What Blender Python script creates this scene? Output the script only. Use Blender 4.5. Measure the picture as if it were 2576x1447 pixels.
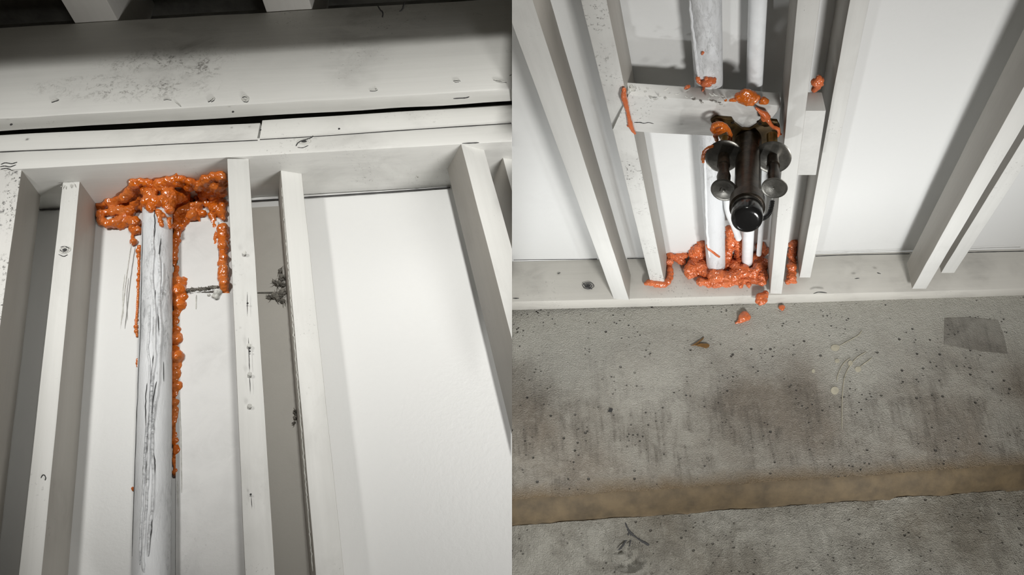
import bpy, bmesh, math, random
from mathutils import Vector, Matrix, noise

for o in list(bpy.data.objects):
    bpy.data.objects.remove(o, do_unlink=True)
scene = bpy.context.scene
COL = scene.collection
random.seed(7)

# ------------------------------------------------------------------ camera
IMW, IMH = 2576.0, 1447.0
FPX = 2000.0                      # focal length in pixels of the 2576 px frame
CX, CY = IMW / 2, IMH / 2
# directions measured from the photograph, in camera coordinates (right, up, forward)
_hr = Vector((1, .033, 0)).normalized()                       # along the sole plate, right bay
_dr = Vector((1838 - CX, CY - 1552, FPX)).normalized()         # studs of the right bay, downwards
def _cross(a, b): return Vector((a[1]*b[2]-a[2]*b[1], a[2]*b[0]-a[0]*b[2], a[0]*b[1]-a[1]*b[0]))
_nr = _cross(_dr, _hr).normalized()
if _nr.z > 0: _nr = -_nr                                       # out of the wall, towards the room
_ur = _cross(_hr, _nr).normalized()
if _ur.y < 0: _ur = -_ur                                       # floor normal
def c2w(v): return Vector((v.dot(_hr), -v.dot(_nr), v.dot(_ur)))
RIGHT, UP, FWD = c2w(Vector((1, 0, 0))), c2w(Vector((0, 1, 0))), c2w(Vector((0, 0, 1)))
CAMZ = 0.0
CAM = Vector((0, 0, 0))
def ray(px, py): return RIGHT * ((px - CX) / FPX) + UP * ((CY - py) / FPX) + FWD
def w2px(p):
    d = p - CAM
    z = d.dot(FWD)
    return CX + FPX * d.dot(RIGHT) / z, CY - FPX * d.dot(UP) / z
def hit(px, py, P, n):
    r = ray(px, py)
    return CAM + r * ((P - CAM).dot(n) / r.dot(n))
def C(x, y, z): return CAM + RIGHT * x + UP * y + FWD * z      # right / up / forward of the camera

class Bay:
    """a stud wall: H along the plates, V along the studs (as they run), N out of the wall"""
    def __init__(s, vp, hs, anchor, dist):
        s.V = (ray(*vp)).normalized()
        s.H = (RIGHT + UP * hs).normalized()
        n = s.V.cross(s.H).normalized()
        s.N = n if n.dot(FWD) < 0 else -n
        s.O = CAM + ray(*anchor) * dist
    def at(s, px, py, w): return hit(px, py, s.O + s.N * w, s.N)

# camera height above the floor: the right sole plate stands on z = 0
RB = Bay((1838, 1552), .033, (1932, 643), 2.5688)
CAMZ = -RB.at(1932, 764, .14).z
CAM = Vector((0, 0, CAMZ))
RB = Bay((1838, 1552), .033, (1932, 643), 2.5688)
LB = Bay((465, -2340), .056, (600, 506), 1.8502)

cam_d = bpy.data.cameras.new('camera')
cam = bpy.data.objects.new('camera', cam_d)
COL.objects.link(cam)
cam_d.sensor_width = 36.0
cam_d.lens = 36.0 * FPX / IMW
cam_d.clip_start = .01
m3 = Matrix((RIGHT, UP, -FWD)).transposed()
cam.matrix_world = Matrix.Translation(CAM) @ m3.to_4x4()
scene.camera = cam

# ------------------------------------------------------------------ world and lamps
wd = bpy.data.worlds.new('world'); scene.world = wd; wd.use_nodes = True
wd.node_tree.nodes['Background'].inputs[0].default_value = (1, .84, .66, 1)
wd.node_tree.nodes['Background'].inputs[1].default_value = .04

def area(name, loc, target, size, power, col, spread=180):
    d = bpy.data.lights.new(name, 'AREA'); d.energy = power; d.color = col
    d.shape = 'DISK'; d.size = size; d.spread = math.radians(spread)
    o = bpy.data.objects.new(name, d); COL.objects.link(o)
    o.location = loc
    o.rotation_euler = (target - loc).to_track_quat('-Z', 'Y').to_euler()
    return o
# lamps of the left bay: high in front of the beam, one to either side
_bo = LB.at(644, 40, .19)                                      # top of the beam, middle
_ax = (LB.at(1288, 224, .19) - LB.at(0, 299, .19)).normalized()
_out = (LB.N - _ax * LB.N.dot(_ax)).normalized()
_yd = _ax.cross(_out); _yd = _yd if _yd.dot(UP) > 0 else -_yd
def LP(h, o, y): return _bo + _ax * h + _out * o + _yd * y
area('left_bay_lamp', LP(-.76, 1.75, -.42), LP(-.42, 0, -.66), .24, 2.2, (1, .985, .95), 48)
area('left_bay_lamp', LP(.70, 1.8, -.42), LP(.42, 0, -.66), .16, 2.35, (1, .985, .95), 48)
# lamps of the right bay: low on the floor, one to either side
_wy = RB.O.y
_xa, _xe = RB.at(1440, 400, .14).x, RB.at(2475, 400, .14).x
area('floor_lamp_light', Vector((_xa - .18, _wy - 1.6, .26)), Vector((_xa + .12, _wy, .44)), .10, 1.6, (.98, .995, 1), 64)
area('floor_lamp_light', Vector((_xe + .20, _wy - 1.6, .26)), Vector((_xe - .12, _wy, .44)), .10, 1.6, (.98, .995, 1), 64)
area('fill_light', Vector((.95, _wy - 2.4, 1.9)), Vector((.85, _wy - .4, 0)), .45, 24, (1, .985, .96), 120)  # added fill with no known source, brightens the concrete
vs = scene.view_settings
vs.view_transform = 'Standard'; vs.look = 'None'; vs.exposure = 0.16; vs.gamma = 1.0
vs.use_curve_mapping = False

# ------------------------------------------------------------------ materials
def newmat(name):
    m = bpy.data.materials.new(name); m.use_nodes = True
    nt = m.node_tree
    return m, nt, nt.nodes['Principled BSDF']
def N(nt, t, **kw):
    n = nt.nodes.new(t)
    for k, v in kw.items():
        if hasattr(n, k): setattr(n, k, v)
    return n
def noise_n(nt, co, scale, detail=4, rough=.55, dist=0, stretch=None):
    if stretch:
        mp = N(nt, 'ShaderNodeMapping'); mp.inputs['Scale'].default_value = stretch
        nt.links.new(co, mp.inputs['Vector']); co = mp.outputs[0]
    n = N(nt, 'ShaderNodeTexNoise')
    n.inputs['Scale'].default_value = scale; n.inputs['Detail'].default_value = detail
    n.inputs['Roughness'].default_value = rough; n.inputs['Distortion'].default_value = dist
    nt.links.new(co, n.inputs['Vector'])
    return n.outputs[0]
def ramp(nt, x, lo, hi, a=(0, 0, 0, 1), b=(1, 1, 1, 1)):
    r = N(nt, 'ShaderNodeValToRGB')
    r.color_ramp.elements[0].position = lo; r.color_ramp.elements[0].color = a
    r.color_ramp.elements[1].position = hi; r.color_ramp.elements[1].color = b
    nt.links.new(x, r.inputs[0])
    return r.outputs[0]
def mix(nt, fac, a, b):
    m = N(nt, 'ShaderNodeMix', data_type='RGBA')
    for v, s in ((fac, 0), (a, 6), (b, 7)):
        if hasattr(v, 'is_output'): nt.links.new(v, m.inputs[s])
        else: m.inputs[s].default_value = v if s else v
    return m.outputs[2]
def math_n(nt, op, a, b=None):
    m = N(nt, 'ShaderNodeMath', operation=op)
    for v, s in ((a, 0), (b, 1)):
        if v is None: continue
        if hasattr(v, 'is_output'): nt.links.new(v, m.inputs[s])
        else: m.inputs[s].default_value = v
    return m.outputs[0]
def bump(nt, bsdf, h, strength, dist):
    b = N(nt, 'ShaderNodeBump'); b.inputs['Strength'].default_value = strength
    b.inputs['Distance'].default_value = dist
    nt.links.new(h, b.inputs['Height']); nt.links.new(b.outputs[0], bsdf.inputs['Normal'])
def objco(nt):
    t = N(nt, 'ShaderNodeTexCoord'); 
    return t.outputs['Object']
def rand_off(nt, co):
    oi = N(nt, 'ShaderNodeObjectInfo'); v = N(nt, 'ShaderNodeVectorMath', operation='ADD')
    s = N(nt, 'ShaderNodeVectorMath', operation='SCALE'); s.inputs[0].default_value = (13, 7, 29)
    nt.links.new(oi.outputs['Random'], s.inputs['Scale'])
    nt.links.new(co, v.inputs[0]); nt.links.new(s.outputs[0], v.inputs[1])
    return v.outputs[0]

def paint(name, col=(.80, .80, .76), dirt=(.16, .15, .14), amount=.5, speck=.5, rough=.5, blotch=3.0, grain=1.0, speck_lo=.55, fine_lo=.60):
    """white paint rolled over rough timber: faint grain, grey smudges, dark specks"""
    m, nt, b = newmat(name)
    co = rand_off(nt, objco(nt))
    g = noise_n(nt, co, 90, 4, .6, .4, (1, 1, .035))
    big = noise_n(nt, co, blotch, 3, .5)
    mid = noise_n(nt, co, 16, 5, .65, .6, (1, 1, .45))
    fine = noise_n(nt, co, 150, 4, .7)
    cl = noise_n(nt, co, 5.5, 2, .5)
    smud = math_n(nt, 'MULTIPLY', ramp(nt, big, .47, .75), ramp(nt, mid, .38, .75))
    sp = math_n(nt, 'MULTIPLY', ramp(nt, fine, fine_lo, fine_lo + .08), ramp(nt, cl, speck_lo, speck_lo + .13))
    c1 = mix(nt, math_n(nt, 'MULTIPLY', smud, amount), (*col, 1), (*dirt, 1))
    c2 = mix(nt, math_n(nt, 'MULTIPLY', sp, speck), c1, (*[d * .6 for d in dirt], 1))
    c3 = mix(nt, math_n(nt, 'MULTIPLY', ramp(nt, g, .35, .62, (1, 1, 1, 1), (0, 0, 0, 1)), .10 * grain), c2, (*[c * .62 for c in col], 1))
    nt.links.new(c3, b.inputs['Base Color'])
    b.inputs['Roughness'].default_value = rough
    h = math_n(nt, 'ADD', math_n(nt, 'MULTIPLY', g, .6), math_n(nt, 'MULTIPLY', fine, .35))
    bump(nt, b, h, .35, .0012)
    return m
def plain(name, col, rough=.5, metal=0.0, var=.15, scale=40, bmp=.2, bd=.001):
    m, nt, b = newmat(name)
    co = rand_off(nt, objco(nt))
    n1 = noise_n(nt, co, scale, 5, .6)
    c = mix(nt, ramp(nt, n1, .35, .7), (*col, 1), (*[max(0, x * (1 - var * 2)) for x in col], 1))
    nt.links.new(c, b.inputs['Base Color'])
    b.inputs['Roughness'].default_value = rough; b.inputs['Metallic'].default_value = metal
    if bmp: bump(nt, b, noise_n(nt, co, scale * 4, 4, .6), bmp, bd)
    return m
def foam_mat(name, col, col2, rough):
    m, nt, b = newmat(name)
    co = objco(nt)
    n1 = noise_n(nt, co, 22, 4, .6); n2 = noise_n(nt, co, 220, 3, .6); n3 = noise_n(nt, co, 60, 4, .6, .5)
    c = mix(nt, ramp(nt, n1, .40, .64), (*col, 1), (*col2, 1))
    nt.links.new(c, b.inputs['Base Color'])
    b.inputs['Roughness'].default_value = rough
    b.inputs['Subsurface Weight'].default_value = .12
    b.inputs['Subsurface Radius'].default_value = (.006, .002, .001)
    b.inputs['Subsurface Scale'].default_value = 1.0
    b.inputs['Coat Weight'].default_value = .5; b.inputs['Coat Roughness'].default_value = .12
    bump(nt, b, math_n(nt, 'ADD', math_n(nt, 'MULTIPLY', n2, .2), n3), .30, .003)
    return m

M = {}
M['stud'] = paint('painted_stud', (.64, .64, .615), amount=.35, speck=.5)
M['stud_dirty'] = paint('painted_stud_scuffed', (.62, .62, .595), amount=.75, speck=1.0, blotch=4, speck_lo=.48, fine_lo=.575)
M['stud_speck'] = paint('painted_stud_speckled', (.64, .635, .61), (.12, .115, .11), amount=.3, speck=1.0, speck_lo=.36, fine_lo=.545)
M['stud_edge'] = paint('darker_side_timber', (.40, .38, .345), (.16, .145, .12), amount=.5, speck=.35, blotch=5)
M['plate'] = paint('painted_plate', (.71, .71, .68), amount=.55, speck=.45, blotch=5)
M['sole'] = paint('painted_sole_plate', (.58, .565, .52), amount=.6, speck=.9, blotch=7)
M['beam'] = paint('painted_beam', (.68, .68, .65), (.10, .095, .085), amount=.6, speck=1.0, blotch=3.2)
def beam_mat():
    m = paint('painted_beam', (.66, .66, .63), (.10, .095, .085), amount=.6, speck=.6, blotch=3.2)
    nt = m.node_tree; b = nt.nodes['Principled BSDF']
    src = b.inputs['Base Color'].links[0].from_socket
    co = objco(nt)
    tot = None
    for (zc, yc, a_, c_) in BEAM_DIRT:
        mp = N(nt, 'ShaderNodeVectorMath', operation='SUBTRACT'); mp.inputs[1].default_value = (0, yc, zc); nt.links.new(co, mp.inputs[0])
        m2 = N(nt, 'ShaderNodeVectorMath', operation='MULTIPLY'); m2.inputs[1].default_value = (0, 1 / c_, 1 / a_); nt.links.new(mp.outputs[0], m2.inputs[0])
        ln = N(nt, 'ShaderNodeVectorMath', operation='LENGTH'); nt.links.new(m2.outputs[0], ln.inputs[0])
        f = ramp(nt, ln.outputs['Value'], .25, 1.0, (1, 1, 1, 1), (0, 0, 0, 1))
        tot = f if tot is None else math_n(nt, 'MAXIMUM', tot, f)
    f1 = noise_n(nt, co, 26, 6, .75, 1.0); f2 = noise_n(nt, co, 120, 4, .7, .8)
    msk = math_n(nt, 'MULTIPLY', tot, math_n(nt, 'MULTIPLY', ramp(nt, f1, .46, .6), ramp(nt, f2, .42, .62)))
    nt.links.new(mix(nt, math_n(nt, 'MULTIPLY', msk, .85), src, (.06, .05, .04, 1)), b.inputs['Base Color'])
    return m
BEAM_DIRT = ((.34, .16, .20, .05), (.43, .13, .06, .05), (.18, .09, .16, .04), (.30, .07, .2, .05))
M['beam'] = beam_mat()
M['drywall'] = paint('painted_board', (.64, .645, .635), (.40, .40, .40), amount=.16, speck=.05, rough=.42, blotch=2.2, grain=.1)
M['drywall_smudged'] = paint('painted_board_smudged', (.62, .62, .61), (.22, .22, .22), amount=.5, speck=.2, rough=.45, blotch=5, grain=.1)
M['board_grey'] = paint('grey_board', (.40, .385, .35), (.2, .19, .17), amount=.3, speck=.1, rough=.6, blotch=4, grain=.1)  # greyer board for the narrow gap between the middle studs
M['joist'] = paint('painted_joist', (.55, .54, .51), amount=.2, speck=.1)
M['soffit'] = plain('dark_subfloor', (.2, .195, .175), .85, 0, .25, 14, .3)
M['foam_l'] = foam_mat('orange_sealant', (.54, .115, .006), (.53, .15, .03), .22)
M['foam_r'] = foam_mat('salmon_sealant', (.60, .155, .052), (.52, .118, .034), .22)
M['black'] = plain('black_rubber', (.012, .012, .012), .18, 0, .1, 60, .15)
M['iron'] = plain('dark_iron', (.060, .046, .032), .34, .5, .42, 60, .35)
M['disc'] = plain('blackened_steel', (.14, .135, .12), .28, .7, .2, 60, .15)
M['brass'] = plain('dull_brass', (.26, .16, .04), .4, .5, .2, 60, .2)
M['bracket'] = plain('tarnished_bracket', (.10, .062, .02), .4, .6, .25, 60, .2)
M['crack'] = plain('dark_crack', (.05, .05, .05), .9, 0, .1, 60, 0)
M['chip'] = plain('paint_chip', (.62, .62, .58), .55, 0, .2, 80, .3)
M['fuzz'] = plain('grey_fibre', (.25, .235, .205), .95, 0, .3, 90, .8, .003)
M['brown'] = plain('brown_plastic', (.20, .105, .03), .35, 0, .15, 60, .1)
M['spot'] = plain('pale_paint_spot', (.44, .41, .32), .5, 0, .12, 60, .1)
M['white_pvc'] = plain('white_plastic', (.80, .82, .83), .28, 0, .05, 30, .05)

def pipe_mat(name, dark, amt):
    m, nt, b = newmat(name)
    co = objco(nt)
    big = noise_n(nt, co, 9, 3, .5, 0, (1, 1, .35)); mid = noise_n(nt, co, 55, 5, .7, 1.2, (1, 1, .22)); fine = noise_n(nt, co, 130, 4, .7, 1.5, (1, 1, .3))
    f1 = math_n(nt, 'MULTIPLY', ramp(nt, big, .40, .62), ramp(nt, mid, .40, .62))
    f2 = math_n(nt, 'MULTIPLY', ramp(nt, fine, .54, .62), ramp(nt, big, .42, .6))
    c = mix(nt, math_n(nt, 'MULTIPLY', f1, amt), (.68, .695, .71, 1), (*dark, 1))
    c = mix(nt, math_n(nt, 'MULTIPLY', f2, amt * .8), c, (*[d * .5 for d in dark], 1))
    nt.links.new(c, b.inputs['Base Color']); b.inputs['Roughness'].default_value = .4
    bump(nt, b, math_n(nt, 'ADD', mid, fine), .35, .003)
    return m
M['pipe_l'] = pipe_mat('smeared_pipe_paint', (.15, .155, .165), .72)
M['pipe_r'] = pipe_mat('dusty_pipe_paint', (.20, .19, .18), .35)

def concrete(name, a, b2, pit, streak, relief, bd, dirt=None, wet=1.0):
    m, nt, b = newmat(name)
    co = objco(nt)
    n0 = noise_n(nt, co, 2.6, 3, .5); n1 = noise_n(nt, co, 9, 6, .62, .8); n2 = noise_n(nt, co, 46, 6, .68, .6)
    n3 = noise_n(nt, co, 260, 3, .6); st = noise_n(nt, co, 60, 5, .75, .3, (1, .10, 1))
    v = N(nt, 'ShaderNodeTexVoronoi'); v.inputs['Scale'].default_value = 62; nt.links.new(co, v.inputs['Vector'])
    v2 = N(nt, 'ShaderNodeTexVoronoi'); v2.inputs['Scale'].default_value = 24; nt.links.new(co, v2.inputs['Vector'])
    p1 = math_n(nt, 'MULTIPLY', ramp(nt, v.outputs['Distance'], .10, .20, (1, 1, 1, 1), (0, 0, 0, 1)), ramp(nt, n1, .50, .60))
    p2 = math_n(nt, 'MULTIPLY', ramp(nt, v2.outputs['Distance'], .06, .11, (1, 1, 1, 1), (0, 0, 0, 1)), ramp(nt, n0, .42, .5))
    pits = math_n(nt, 'MAXIMUM', p1, p2)
    c = mix(nt, ramp(nt, n0, .42, .60), (*a, 1), (*b2, 1))
    c = mix(nt, math_n(nt, 'MULTIPLY', ramp(nt, n1, .42, .66), .55), c, (*[x * .60 for x in b2], 1))
    c = mix(nt, math_n(nt, 'MULTIPLY', ramp(nt, n2, .50, .72), .30), c, (*[min(1, x * 1.4) for x in a], 1))
    c = mix(nt, math_n(nt, 'MULTIPLY', math_n(nt, 'MULTIPLY', ramp(nt, st, .48, .62), ramp(nt, n1, .40, .55)), streak), c, (*[x * .48 for x in b2], 1))
    if dirt:
        (nx_, ny_, c0, wall) = dirt                   # brown grime along the slab edge, paler tone along the wall
        sep = N(nt, 'ShaderNodeSeparateXYZ'); nt.links.new(co, sep.inputs[0])
        d = math_n(nt, 'ADD', math_n(nt, 'ADD', math_n(nt, 'MULTIPLY', sep.outputs[0], nx_), math_n(nt, 'MULTIPLY', sep.outputs[1], ny_)), c0)
        d = math_n(nt, 'ADD', d, math_n(nt, 'MULTIPLY', math_n(nt, 'SUBTRACT', n1, .5), .06))
        c = mix(nt, ramp(nt, d, .0, .045, (.9, .9, .9, 1), (0, 0, 0, 1)), c, (.15, .105, .055, 1))
        w_ = math_n(nt, 'ADD', math_n(nt, 'SUBTRACT', wall, sep.outputs[1]), math_n(nt, 'MULTIPLY', math_n(nt, 'SUBTRACT', n0, .5), .5))
        c = mix(nt, ramp(nt, w_, .10, .34, (.75, .75, .75, 1), (0, 0, 0, 1)), c, (.50, .49, .44, 1))
    c = mix(nt, math_n(nt, 'MULTIPLY', pits, pit), c, (.05, .048, .042, 1))
    nt.links.new(c, b.inputs['Base Color'])
    b.inputs['Roughness'].default_value = .38
    h = math_n(nt, 'ADD', math_n(nt, 'MULTIPLY', n2, .8), math_n(nt, 'MULTIPLY', n3, .9))
    h = math_n(nt, 'SUBTRACT', math_n(nt, 'ADD', h, math_n(nt, 'MULTIPLY', st, .7)), math_n(nt, 'MULTIPLY', pits, 1.3))
    bump(nt, b, h, relief, bd)
    return m
_e0, _e1 = hit(1200, 1264, Vector(), Vector((0, 0, 1))), hit(2700, 1160, Vector(), Vector((0, 0, 1)))
_en = Vector((-(_e1.y - _e0.y), _e1.x - _e0.x)).normalized()
M['floor'] = concrete('trowelled_concrete', (.315, .30, .26), (.205, .178, .142), .9, .6, 1.0, .0065, (_en.x, _en.y, -(_en.x * _e0.x + _en.y * _e0.y), RB.O.y - .14))
M['floor_rough'] = concrete('rough_concrete', (.50, .485, .43), (.30, .275, .225), .6, .2, 1.0, .017)
M['stain'] = concrete('damp_concrete', (.25, .24, .21), (.19, .175, .15), .6, .4, .75, .0045)
M['edge'] = plain('dirty_slab_edge', (.115, .082, .042), .75, 0, .25, 18, .5, .003)

# ------------------------------------------------------------------ helpers
def tag(o, label=None, cat=None, group=None, kind=None):
    if label: o['label'] = label
    if cat: o['category'] = cat
    if group: o['group'] = group
    if kind: o['kind'] = kind
    return o
def link(name, bm, mat, parent=None, mw=None, smooth=True):
    me = bpy.data.meshes.new(name)
    bm.to_mesh(me); bm.free()
    me.materials.append(mat)
    if smooth:
        for p in me.polygons: p.use_smooth = True
        me.set_sharp_from_angle(angle=math.radians(38))
    o = bpy.data.objects.new(name, me); COL.objects.link(o)
    if mw is not None: o.matrix_world = mw
    if parent is not None:
        o.parent = parent
        o.matrix_parent_inverse = parent.matrix_world.inverted() if hasattr(parent, 'matrix_world') else Matrix()
    return o
def cut(bm, co, no):
    """remove what lies on the +no side of the plane and cap the section"""
    r = bmesh.ops.bisect_plane(bm, geom=bm.verts[:] + bm.edges[:] + bm.faces[:], plane_co=co, plane_no=no, clear_outer=True, dist=1e-6)
    ed = [e for e in r['geom_cut'] if isinstance(e, bmesh.types.BMEdge)]
    if ed: bmesh.ops.holes_fill(bm, edges=[e for e in ed if e.is_boundary], sides=0)
def bay_cut(bm, bay, mw):
    """the two bays meet at the plane through the middle of the picture"""
    inv = mw.inverted()
    no = RIGHT if bay is LB else -RIGHT
    cut(bm, inv @ CAM, (inv.to_3x3() @ no).normalized())
def frame(o, x, z):
    """matrix with local z along z, local x near x"""
    z = z.normalized(); x = (x - z * x.dot(z)).normalized(); y = z.cross(x)
    m = Matrix((x, y, z)).transposed().to_4x4(); m.translation = o
    return m
def loft(x0, x1, y0, y1, z0, z1, r=.002, wob=.0006, step=.03, seed=0):
    """sawn timber: rounded-arris box along z with slightly uneven faces"""
    bm = bmesh.new()
    r = min(r, (x1 - x0) * .3, (y1 - y0) * .3)
    sec = []
    for cx, cy, a0 in ((x1 - r, y1 - r, 0), (x0 + r, y1 - r, 90), (x0 + r, y0 + r, 180), (x1 - r, y0 + r, 270)):
        for k in (0, 45, 90):
            a = math.radians(a0 + k); sec.append((cx + r * math.cos(a), cy + r * math.sin(a)))
    n = max(2, int((z1 - z0) / step))
    rings = []
    for i in range(n + 1):
        z = z0 + (z1 - z0) * i / n
        ring = []
        for (x, y) in sec:
            d = Vector((noise.noise((x * 30 + seed, y * 30, z * 9)), noise.noise((x * 30, y * 30 + seed, z * 9 + 40)), 0)) * wob
            ring.append(bm.verts.new((x + d.x, y + d.y, z)))
        rings.append(ring)
    k = len(sec)
    for a, b in zip(rings, rings[1:]):
        for j in range(k):
            bm.faces.new((a[j], a[(j + 1) % k], b[(j + 1) % k], b[j]))
    bm.faces.new(rings[0][::-1]); bm.faces.new(rings[-1])
    return bm
_seed = [0]
def sd():
    _seed[0] += 11.3
    return _seed[0]

def solve3(a, b, c, rhs):
    m = Matrix((a, b, c)).transposed()
    return m.inverted() @ rhs
def stud(bay, w, L0, L1, Rp, depth, twist, e0, e1, mat, label, cuts=(), cat='stud', name='wall_stud', group=None):
    """one stud: front-left arris through pixels L0 and L1 on the plane w, front-right arris through Rp"""
    P0, P1 = bay.at(*L0, w), bay.at(*L1, w)
    a = (P1 - P0).normalized(); ln = (P1 - P0).length
    s0 = a.cross(bay.N).normalized()
    if s0.dot(RIGHT) < 0: s0 = -s0
    t = math.radians(twist)
    s = s0 * math.cos(t) + bay.N * math.sin(t)
    n = -bay.N * math.cos(t) + s0 * math.sin(t)
    width = solve3(s, a, -ray(*Rp), CAM - P0)[0]
    if s.cross(n).dot(a) > 0: ax, z0, z1 = a, -e0, ln + e1
    else: ax, z0, z1 = -a, -ln - e1, e0
    mw = Matrix((s, n, ax)).transposed().to_4x4(); mw.translation = P0
    bm = loft(0, width, 0, depth, z0, z1, seed=sd())
    inv = mw.inverted()
    for (co, no) in cuts: cut(bm, inv @ co, (inv.to_3x3() @ no).normalized())
    bay_cut(bm, bay, mw)
    o = link(name, bm, mat, None, mw)
    o.data.materials.append(M['stud_edge'])                    # the side faces take a darker colour than the front
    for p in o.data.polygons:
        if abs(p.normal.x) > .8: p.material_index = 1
    return tag(o, label, cat, group)
def rail(bay, A, B, thick, depth, e0, e1, mat, name, parent=None, wob=.0006, r=.002, vdir=None, seed=None, cutit=True):
    """timber along the wall: top-front arris from A to B (world); thick runs along vdir, depth runs into the wall"""
    a = (B - A).normalized(); ln = (B - A).length
    n = -bay.N
    n = (n - a * n.dot(a)).normalized()
    v = a.cross(n).normalized()
    if vdir is not None and v.dot(vdir) < 0: sgn = -1
    else: sgn = 1
    # local x = n (depth), local y = z cross x
    mw = frame(A, n, a)
    y = mw.col[1].to_3d()
    y0, y1 = (0, thick) if y.dot(vdir) > 0 else (-thick, 0)
    bm = loft(0, depth, y0, y1, -e0, ln + e1, r, wob, .03, sd())
    if cutit: bay_cut(bm, bay, mw)
    return link(name, bm, mat, parent, mw)
def slab(bay, pts, w, thick, mat, name, parent=None, bev=0, cutit=True):
    """flat board with the outline pts (pixels, on the plane w) and a thickness into the wall"""
    P = [bay.at(x, y, w) for x, y in pts]
    mw = frame(P[0], bay.H, bay.N)
    inv = mw.inverted()
    bm = bmesh.new()
    f = [bm.verts.new(inv @ p) for p in P]
    b = [bm.verts.new(inv @ (p - bay.N * thick)) for p in P]
    bm.faces.new(f); bm.faces.new(b[::-1])
    for i in range(len(P)):
        j = (i + 1) % len(P)
        bm.faces.new((f[j], f[i], b[i], b[j]))
    bmesh.ops.recalc_face_normals(bm, faces=bm.faces[:])
    if bev: bmesh.ops.bevel(bm, geom=bm.edges[:], offset=bev, segments=2, profile=.5, affect='EDGES')
    if cutit: bay_cut(bm, bay, mw)
    return link(name, bm, mat, parent, mw)
def tube(path, radii, seg=16, cap=True):
    """tube through world points; returns a bmesh in world space"""
    bm = bmesh.new()
    if not hasattr(radii, '__len__'): radii = [radii] * len(path)
    rings = []; ref = None
    for i, p in enumerate(path):
        t = (path[min(i + 1, len(path) - 1)] - path[max(i - 1, 0)]).normalized()
        if ref is None:
            ref = t.orthogonal().normalized()
        ref = (ref - t * ref.dot(t)).normalized(); u = t.cross(ref)
        rings.append([bm.verts.new(p + (ref * math.cos(2 * math.pi * k / seg) + u * math.sin(2 * math.pi * k / seg)) * radii[i]) for k in range(seg)])
    for a, b in zip(rings, rings[1:]):
        for k in range(seg):
            bm.faces.new((a[k], a[(k + 1) % seg], b[(k + 1) % seg], b[k]))
    if cap:
        bm.faces.new(rings[0][::-1]); bm.faces.new(rings[-1])
    bmesh.ops.recalc_face_normals(bm, faces=bm.faces[:])
    return bm
def to_local(bm, mw):
    bmesh.ops.transform(bm, matrix=mw.inverted(), verts=bm.verts[:])
    return bm
def put(name, bm, mat, parent=None, origin=None, axis=None, smooth=True):
    """link a world-space bmesh with its origin (and z axis) at the given place"""
    if origin is None:
        origin = sum((v.co for v in bm.verts), Vector()) / len(bm.verts)
    mw = frame(origin, RIGHT, axis) if axis is not None else Matrix.Translation(origin)
    return link(name, to_local(bm, mw), mat, parent, mw, smooth)
def empty(name, loc):
    o = bpy.data.objects.new(name, None); COL.objects.link(o)
    o.empty_display_size = .02
    o.matrix_world = Matrix.Translation(loc)
    return o
def catmull(pts, n=6):
    out = []
    for i in range(len(pts) - 1):
        p0, p1, p2, p3 = pts[max(i - 1, 0)], pts[i], pts[i + 1], pts[min(i + 2, len(pts) - 1)]
        for k in range(n):
            t = k / n
            out.append(.5 * ((2 * p1) + (p2 - p0) * t + (2 * p0 - 5 * p1 + 4 * p2 - p3) * t * t + (3 * p1 - p0 - 3 * p2 + p3) * t ** 3))
    out.append(pts[-1])
    return out

def blob_mesh(balls, voxel, amp, freq, seed=0, sub=2):
    """fuse balls (world centre, radius) into one lumpy skin"""
    bm = bmesh.new()
    for (c, r) in balls:
        m = Matrix.Translation(c) @ Matrix.Diagonal((r, r, r, 1))
        bmesh.ops.create_icosphere(bm, subdivisions=sub, radius=1, matrix=m)
    me = bpy.data.meshes.new('tmp'); bm.to_mesh(me); bm.free()
    ob = bpy.data.objects.new('tmp', me); COL.objects.link(ob)
    rm = ob.modifiers.new('r', 'REMESH'); rm.mode = 'VOXEL'; rm.voxel_size = voxel
    sm = ob.modifiers.new('s', 'SMOOTH'); sm.factor = .5; sm.iterations = 2
    dg = bpy.context.evaluated_depsgraph_get()
    me2 = bpy.data.meshes.new_from_object(ob.evaluated_get(dg))
    bpy.data.objects.remove(ob, do_unlink=True); bpy.data.meshes.remove(me)
    bm = bmesh.new(); bm.from_mesh(me2); bpy.data.meshes.remove(me2)
    bm.normal_update()
    off = Vector((seed, seed * .7, -seed))
    for v in bm.verts:
        p = v.co * freq + off
        d = noise.noise(p) * .55 + abs(noise.noise(p * 2.1)) * -.55 + noise.noise(p * 4.3) * .22 + .18
        v.co += v.normal * d * amp
    return bm
def foam(name, bay, spots, planes, mat, label, voxel=.0022, amp=.004, freq=75, lift=.55, cat='sealant', group=None, parent=None):
    """sealant squeezed onto the first surface behind each pixel spot (x, y, r)"""
    balls = []
    fill = []
    for p, q in zip(spots, spots[1:]):
        gap = math.hypot(p[0] - q[0], p[1] - q[1])
        if len(p) == len(q) and gap < 1.35 * (p[2] + q[2]):
            for t in (.33, .67):
                fill.append(tuple(a * (1 - t) + c * t if i != 2 else (a * (1 - t) + c * t) * .84 for i, (a, c) in enumerate(zip(p, q))))
    for s in list(spots) + fill:
        x, y, r = s[:3]
        d = ray(x, y)
        t = min((P - CAM).dot(n) / d.dot(n) for P, n in planes if (P - CAM).dot(n) / d.dot(n) > 0)
        rw = r * t / FPX
        lf = s[3] if len(s) > 3 else rw * lift
        balls.append((CAM + d * t - d.normalized() * lf, rw))
    bm = blob_mesh(balls, voxel, amp, freq, sd())
    o = put(name, bm, mat, parent)
    if label: tag(o, label, cat, group)
    return o
def z3(l): return [(x / 4, 362 + y / 4, r / 4) for x, y, r in l]
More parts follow.
